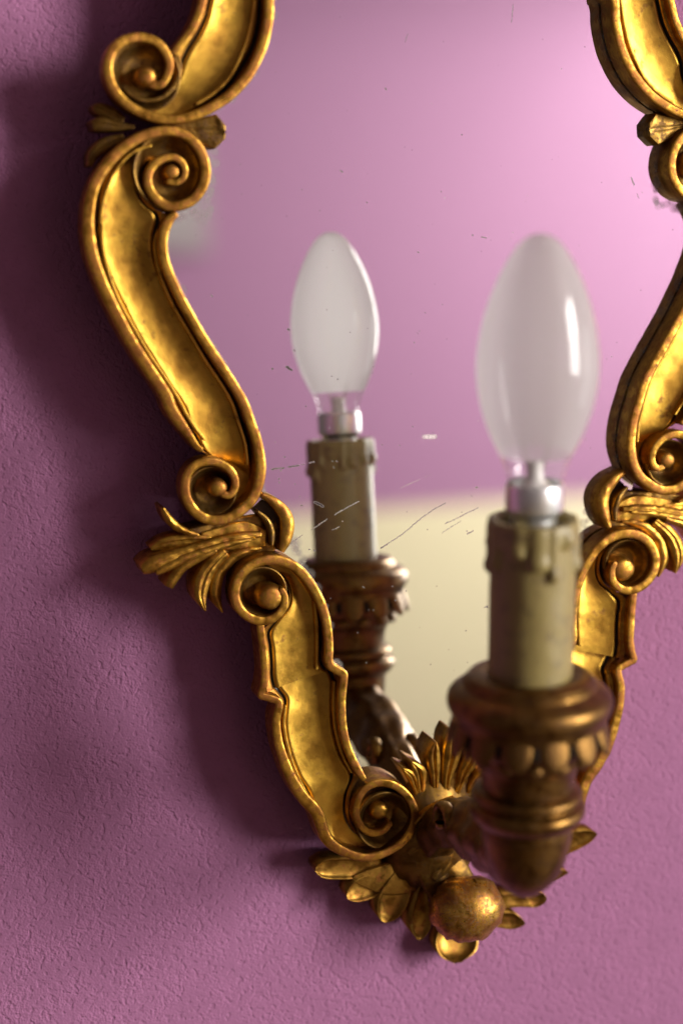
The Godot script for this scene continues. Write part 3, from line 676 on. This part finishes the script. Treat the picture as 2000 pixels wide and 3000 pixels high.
# ---------------------------------------------------------------- the sconce
func build_sconce() -> void:
	var at := Vector3(-7.6, 44.6, 109.6) * MM + FOOT
	var up := Vector3(-0.005, 1.0, 0.08).normalized()
	var fwd := Vector3(0, 0, 1)
	var right := up.cross(fwd).normalized()
	var lean := Basis(right, up, right.cross(up).normalized())
	var s := root_at("candle_sconce", self, at)
	s.basis = lean
	tag(s, "gilded wooden sconce with imitation candle and carved cup at the foot of the mirror", "sconce")
	put("finial", lathe_mesh(dense(acorn, 3), 64, 0.02), gold_sconce, s)
	put("collar_ring", lathe_mesh(dense(ring, 3), 64), gold_sconce, s)
	put("candle_cup", lathe_mesh(dense(cup, 3), 72, 0.012), gold_sconce, s)
	# arm from the boss on the frame to the finial
	var arm := root_at("arm", s)
	var rows := []
	var start := lean.inverse() * (Vector3(-6.0, 36.0, 22.0) - Vector3(-7.6, 44.6, 109.6))
	var line := [start, Vector3(0.0, -2.0, -64.0), Vector3(2.0, 5.0, -40.0), Vector3(1.0, 10.0, -18.0), Vector3(0.0, 13.5, -1.0)]
	var wide := [8.5, 8.0, 11.5, 11.5, 9.5]
	var tall := [10.0, 9.5, 11.5, 12.0, 11.0]
	for i in 41:
		var t := i / 40.0 * 3.999
		var k := int(t)
		var k0 := maxi(k - 1, 0)
		var k2 := mini(k + 1, 4)
		var k3 := mini(k + 2, 4)
		var p: Vector3 = line[k].cubic_interpolate(line[k2], line[k0], line[k3], t - k)
		var wx := cubic_interpolate(wide[k], wide[k2], wide[k0], wide[k3], t - k)
		var wy := cubic_interpolate(tall[k], tall[k2], tall[k0], tall[k3], t - k)
		var row := PackedVector3Array()
		for j in 48:
			var a := TAU * j / 48.0
			var r := 1.0 + 0.05 * cos(6.0 * a) + 0.05 * wobble.get_noise_2d(i * 9.0, j * 6.0) + 0.06 * sin(i * 0.8)
			row.append((p + Vector3(cos(a) * r * wx, sin(a) * r * wy, 0.0)) * MM)
		rows.append(row)
	put("arm_body", grid(rows, true), gold_sconce, arm)
	for side in [-1.0, 1.0]:
		var curl := []
		for i in 29:
			var u := i / 28.0
			var turn := lerpf(-0.4, TAU * 0.95, u)
			var rr := lerpf(6.5, 1.6, u)
			var p := Vector3(side * lerpf(7.0, 9.0, u), 4.0 + sin(turn) * rr, -56.0 + cos(turn) * rr)
			var row := PackedVector3Array()
			for j in 12:
				var a := TAU * j / 12.0
				row.append((p + Vector3(cos(a) * 2.4, sin(a) * sin(turn) * 1.5, sin(a) * cos(turn) * 1.5)) * MM)
			curl.append(row)
		put("arm_scroll", grid(curl, true), gold_old, arm)
	# carved tongues and beads round the cup
	var belly_h: float = marks[1][0]
	var belly_r: float = marks[1][1]
	var bead_h: float = marks[2][0]
	var bead_r: float = marks[2][1]
	var lobe := SphereMesh.new()
	lobe.radius = 1.0
	lobe.height = 2.0
	lobe.radial_segments = 20
	lobe.rings = 12
	var bead := SphereMesh.new()
	bead.radius = 1.0
	bead.height = 2.0
	bead.radial_segments = 14
	bead.rings = 8
	for k in 13:
		var a := TAU * (k + 0.35) / 13.0
		var out := Vector3(cos(a), 0, sin(a))
		var along := Vector3(-sin(a), 0, cos(a))
		var o := put("carved_tongue", lobe, gold_sconce, s)
		o.basis = Basis(along, Vector3.UP.rotated(along, 0.30), out) * Basis.from_scale(Vector3(4.7, 6.8, 1.7) * MM)
		o.position = (out * (belly_r - 0.3) + Vector3(0, belly_h, 0)) * MM
		var a2 := a + TAU / 26.0
		var out2 := Vector3(cos(a2), 0, sin(a2))
		var along2 := Vector3(-sin(a2), 0, cos(a2))
		var h := put("painted_hollow", lobe, hole_shade, s)  # dark lobe between the tongues, coloured as the shade of a drilled hole
		h.basis = Basis(along2, Vector3.UP.rotated(along2, 0.30), out2) * Basis.from_scale(Vector3(1.2, 3.0, 1.3) * MM)
		h.position = (out2 * (belly_r - 0.2) + Vector3(0, belly_h - 0.5, 0)) * MM
		var b := put("carved_bead", bead, gold_sconce, s)
		b.basis = Basis.from_scale(Vector3(2.6, 2.2, 1.2) * MM).rotated(Vector3.UP, -a2 + PI / 2.0)
		b.position = (out2 * (bead_r + 0.1) + Vector3(0, bead_h, 0)) * MM
	# imitation candle with wax drips
	var wax := plain(Color(0.46, 0.36, 0.20), 0.45)
	var wa := noise_bytes(256, 61, 0.02, 4)
	var wd := PackedByteArray()
	wd.resize(256 * 256 * 3)
	for i in 256 * 256:
		var v := wa[i] / 255.0
		var tint := Vector3(0.245, 0.187, 0.060).lerp(Vector3(0.13, 0.088, 0.035), smoothstep(0.5, 0.95, v))
		for ch in 3:
			wd[i * 3 + ch] = int(255.0 * pow(tint[ch], 0.4545))
	wax.albedo_color = Color.WHITE
	wax.albedo_texture = ImageTexture.create_from_image(Image.create_from_data(256, 256, false, Image.FORMAT_RGB8, wd))
	wax.uv1_triplanar = true
	wax.uv1_scale = Vector3.ONE / 0.045
	var h0: float = sleeve[0][0]
	var h1: float = sleeve[4][0]
	var rs: float = sleeve[2][1]
	var rng := RandomNumberGenerator.new()
	rng.seed = 5
	var drips := []
	for k in 13:
		drips.append([TAU * k / 13.0 + rng.randf_range(-0.15, 0.15), rng.randf_range(6.0, 17.0), rng.randf_range(0.10, 0.24)])
	var body := []
	for i in 91:
		var h := lerpf(h0, h1, i / 90.0)
		var row := PackedVector3Array()
		for j in 120:
			var a := TAU * j / 120.0
			var from_top := h1 - h
			var r := rs + 0.15 * wobble.get_noise_2d(a * 40.0, h * 2.0)
			var film := 0.75 * smoothstep(7.5, 5.5, from_top + 2.0 * wobble.get_noise_1d(a * 40.0))
			for d in drips:
				var off: float = absf(angle_difference(a, d[0])) / d[2]
				var tip: float = d[1]
				var bulge := 1.25 + 0.7 * exp(-pow((from_top - tip + 2.2) / 2.0, 2.0))
				if off < 1.0:
					film = maxf(film, bulge * sqrt(1.0 - off * off) * smoothstep(tip + 0.8, tip - 0.8, from_top))
			r += film
			if i > 86:
				r -= (i - 86) * 0.12
			row.append(Vector3(cos(a) * r, h, sin(a) * r) * MM)
		body.append(row)
	for inner in [[rs - 1.6, h1 - 0.1], [rs - 2.0, h1 - 1.2], [rs - 2.1, h1 - 18.0]]:
		var row := PackedVector3Array()
		for j in 120:
			var a := TAU * j / 120.0
			row.append(Vector3(cos(a) * inner[0], inner[1], sin(a) * inner[0]) * MM)
		body.append(row)
	put("candle_sleeve", grid(body, true), wax, s)
	put("lamp_socket", lathe_mesh([[h1 - 16.0, 9.8], [h1 - 3.5, 9.8], [h1 - 2.5, 9.4], [h1 - 2.0, 8.0]], 40), plain(Color(0.06, 0.045, 0.035), 0.5), s)
	# the bulb screwed into it
	var b := root_at("candle_bulb", self, at)
	b.basis = lean
	tag(b, "unlit frosted candle-shaped light bulb standing in the imitation candle", "light bulb")
	var frosted := StandardMaterial3D.new()
	frosted.albedo_color = Color(0.66, 0.655, 0.62, 0.45)
	frosted.transparency = BaseMaterial3D.TRANSPARENCY_ALPHA
	frosted.roughness = 0.11
	frosted.metallic_specular = 0.6
	frosted.backlight_enabled = true
	frosted.backlight = Color(0.9, 0.9, 0.9)
	put("frosted_glass", lathe_mesh(dense(bulb, 6), 96), frosted, b)
	var clear := StandardMaterial3D.new()
	clear.albedo_color = Color(0.9, 0.9, 0.9, 0.1)
	clear.transparency = BaseMaterial3D.TRANSPARENCY_ALPHA
	clear.roughness = 0.03
	put("clear_neck", lathe_mesh(dense(bulb_neck, 4), 64), clear, b)
	put("glass_stem", lathe_mesh(dense(stem, 4), 32), plain(Color(0.62, 0.58, 0.55), 0.15), b)
	for sx in [-1.0, 1.0]:
		var wire := lathe_mesh([[0.0, 0.35], [9.5, 0.35]], 8)
		var lead := put("lead_wire", wire, plain(Color(0.35, 0.3, 0.25), 0.3, 1.0), b)
		lead.position = Vector3(sx * 2.2, stem[4][0] - 4.0, 0.3) * MM
		lead.rotation.z = sx * -0.22
	put("metal_cap", lathe_mesh(bulb_cap, 64), plain(Color(0.88, 0.89, 0.87), 0.34, 0.9), b)


# ---------------------------------------------------------------- the room
func build_room() -> void:
	var paint := stucco()
	var w := put("wall", box_mesh(Vector3(4.4, 3.2, 0.12)), paint, self)
	w.position = Vector3(0.2, 1.14 + 0.06 * 0.03, -0.001 - 0.06)
	w.rotation.x = -0.03      # the mirror hangs with its top away from the wall
	tag(w, "mauve painted plaster wall behind the mirror", "", "structure")
	var far := root_at("opposite_wall", self, Vector3(0.96, 0.0, 3.06))
	tag(far, "pink and cream wall of the room, seen only in the mirror", "", "structure")
	var pinkish := plain(Color(0.194, 0.087, 0.164), 0.8)
	var umber := plain(Color(0.05, 0.032, 0.022), 0.6)
	var upper := put("painted_plaster", box_mesh(Vector3(1.4, 1.144, 0.12)), pinkish, far)
	upper.position = Vector3(0.0, 0.782 + 0.572, 0.0)
	var dado := put("cream_dado", box_mesh(Vector3(1.4, 0.582, 0.124)), plain(Color(0.43, 0.387, 0.252), 0.6), far)
	dado.position = Vector3(0.0, 0.491, -0.002)
	put("skirting", box_mesh(Vector3(1.4, 0.20, 0.13)), umber, far).position = Vector3(0.0, 0.10, -0.004)
	put("shading_beam", box_mesh(Vector3(1.4, 0.774, 0.47)), umber, far).position = Vector3(0.0, 2.313, -0.174)  # added beam out of view, its overhang shades the top of the pink plaster
	var fl := put("floor", box_mesh(Vector3(4.4, 0.1, 3.4)), plain(Color(0.10, 0.06, 0.035), 0.5), self)
	fl.position = Vector3(0.2, -0.05, 1.6)
	tag(fl, "wooden floor of the room below the picture", "", "structure")
	var ce := put("ceiling", box_mesh(Vector3(4.4, 0.1, 3.4)), plain(Color(0.16, 0.12, 0.11), 0.8), self)
	ce.position = Vector3(0.2, 2.75, 1.6)
	tag(ce, "timber ceiling of the room above the picture", "", "structure")
	var sw := root_at("window_wall", self, Vector3(2.28, 0.0, 0.0))
	tag(sw, "mauve side wall with the windows, right of the picture", "", "structure")
	# two openings, from 0.75 to 2.55 m up: [z0, z1, y0, y1]
	for seg in [[-0.009, 0.2, 0.0, 2.7], [0.2, 0.7, 0.0, 0.25], [0.2, 0.7, 1.65, 2.7], [0.7, 1.50, 0.0, 2.7], [1.50, 2.60, 0.0, 0.75], [1.50, 2.60, 2.55, 2.7], [2.60, 3.0, 0.0, 2.7]]:
		var o := put("wall_piece", box_mesh(Vector3(0.16, seg[3] - seg[2], seg[1] - seg[0])), paint, sw)
		o.position = Vector3(0.0, (seg[2] + seg[3]) / 2.0, (seg[0] + seg[1]) / 2.0)
	window(Vector3(2.28, 0.75, 2.05), 1.1, 1.8, 2, 15.5)
	window(Vector3(2.28, 0.25, 0.45), 0.5, 1.4, 1, 1.2)
	var pic := root_at("hung_print", self, Vector3(0.35, 1.335, 3.0))
	tag(pic, "pale framed print on the opposite wall, seen blurred in the mirror", "picture")
	var fr := put("frame", box_mesh(Vector3(0.40, 0.46, 0.018)), plain(Color(0.19, 0.15, 0.165), 0.5), pic)
	fr.position = Vector3(0, 0.23, -0.009)
	var sheet := put("sheet", box_mesh(Vector3(0.34, 0.40, 0.004)), plain(Color(0.20, 0.18, 0.18), 0.6), pic)
	sheet.position = Vector3(0, 0.23, -0.02)

func window(at: Vector3, wide: float, high: float, casements: int, energy: float) -> void:
	var o := root_at("window", self, at)
	tag(o, "white painted casement window in the side wall right of the picture" if casements > 1 else "narrow white window beside the mirror wall right of the picture", "window")
	var white := plain(Color(0.75, 0.75, 0.72), 0.4)
	for z in [-wide / 2.0 + 0.02, wide / 2.0 - 0.02]:
		put("jamb", box_mesh(Vector3(0.06, high, 0.04)), white, o).position = Vector3(0, high / 2.0, z)
	for y in [0.02, high - 0.02]:
		put("rail", box_mesh(Vector3(0.06, 0.04, wide - 0.08)), white, o).position = Vector3(0, y, 0)
	if casements > 1:
		put("mullion", box_mesh(Vector3(0.06, high - 0.08, 0.05)), white, o).position = Vector3(0, high / 2.0, 0)
	var cw := (wide - 0.08 - 0.05 * (casements - 1)) / casements
	var ph := (high - 0.08 - 0.03) / 2.0
	for c in casements:
		var z := -wide / 2.0 + 0.04 + cw / 2.0 + c * (cw + 0.05)
		put("glazing_bar", box_mesh(Vector3(0.05, 0.03, cw)), white, o).position = Vector3(0, high / 2.0, z)
		for r in 2:
			var y := 0.04 + ph / 2.0 + r * (ph + 0.03)
			var glow := StandardMaterial3D.new()
			glow.albedo_color = Color(0.5, 0.5, 0.5)
			glow.emission_enabled = true
			glow.emission = Color(0.93, 0.97, 1.0)
			glow.emission_energy_multiplier = 1.2
			put("pane", box_mesh(Vector3(0.006, ph, cw)), glow, o).position = Vector3(0.0, y, z)
			var l := AreaLight3D.new()
			l.name = numbered("daylight", o)
			o.add_child(l, true)
			l.area_size = Vector2(cw, ph)
			l.position = Vector3(-0.008, y, z)
			l.rotation.y = PI / 2.0
			l.light_energy = energy * cw * ph * (1.25 if r else 0.75)
			l.light_color = Color(1.0, 0.985, 0.96)
			l.area_range = 6.0
			l.shadow_enabled = true


func _ready() -> void:
	var cam := Camera3D.new()
	cam.name = "camera"
	add_child(cam)
	cam.transform = Transform3D(Basis(Vector3(0.95999507, -0.01953097, 0.27933495), Vector3(0.06420832, 0.98633866, -0.15170149), Vector3(-0.27255598, 0.16356831, 0.9481343)), Vector3(-0.211, 1.40, 0.614))
	cam.near = 0.01
	cam.far = 50.0
	var att := CameraAttributesPhysical.new()
	att.frustum_focal_length = 60.67
	att.frustum_focus_distance = 0.634
	att.exposure_aperture = 3.9
	cam.attributes = att
	cam.fov = 32.18
	cam.current = true
	var we := WorldEnvironment.new()
	we.name = "environment"
	var env := Environment.new()
	env.background_mode = Environment.BG_COLOR
	env.background_color = Color(0.40, 0.345, 0.35)
	env.tonemap_mode = Environment.TONE_MAPPER_LINEAR
	env.tonemap_exposure = 0.84
	env.sdfgi_enabled = true
	env.ssao_enabled = true
	env.ssil_enabled = true
	we.environment = env
	add_child(we)
	wobble.seed = 9
	wobble.frequency = 0.035
	build_room()
	var umber_bole := Vector3(0.10, 0.045, 0.015)
	gold_rim = gilding(11, 0.20, Vector3(0.60, 0.345, 0.043), 0.35, 0.05, 0.07, 0.9)
	gold_flat = gilding(21, 0.0, Vector3(0.55, 0.325, 0.042), 0.40, -0.02, 0.09, 0.55, Vector3(0.17, 0.07, 0.015))
	gold_leaf = gilding(31, 0.13, Vector3(0.57, 0.335, 0.043), 0.36, 0.05, 0.05)
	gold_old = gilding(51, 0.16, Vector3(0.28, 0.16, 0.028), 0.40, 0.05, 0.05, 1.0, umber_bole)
	groove_dark = plain(Color(0.045, 0.034, 0.022), 0.42)
	hole_shade = plain(Color(0.02, 0.014, 0.01), 0.95)  # near-black colour standing in for shade inside the cup's holes
	hole_shade.metallic_specular = 0.1
	gold_ball = gilding(91, 0.24, Vector3(0.60, 0.35, 0.05), 0.29, 0.22, 0.045)
	gold_sconce = gilding(97, 0.12, Vector3(0.20, 0.106, 0.022), 0.37, 0.04, 0.05, 1.0, umber_bole)
	gold_petal = gilding(81, 0.08, Vector3(0.36, 0.205, 0.032), 0.38, 0.03, 0.05)
	gold_dark = gilding(71, 0.10, Vector3(0.055, 0.033, 0.012), 0.42, 0.05, 0.05, 1.0, Vector3(0.06, 0.03, 0.012))
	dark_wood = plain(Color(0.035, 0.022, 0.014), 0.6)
	build_mirror()
	build_sconce()
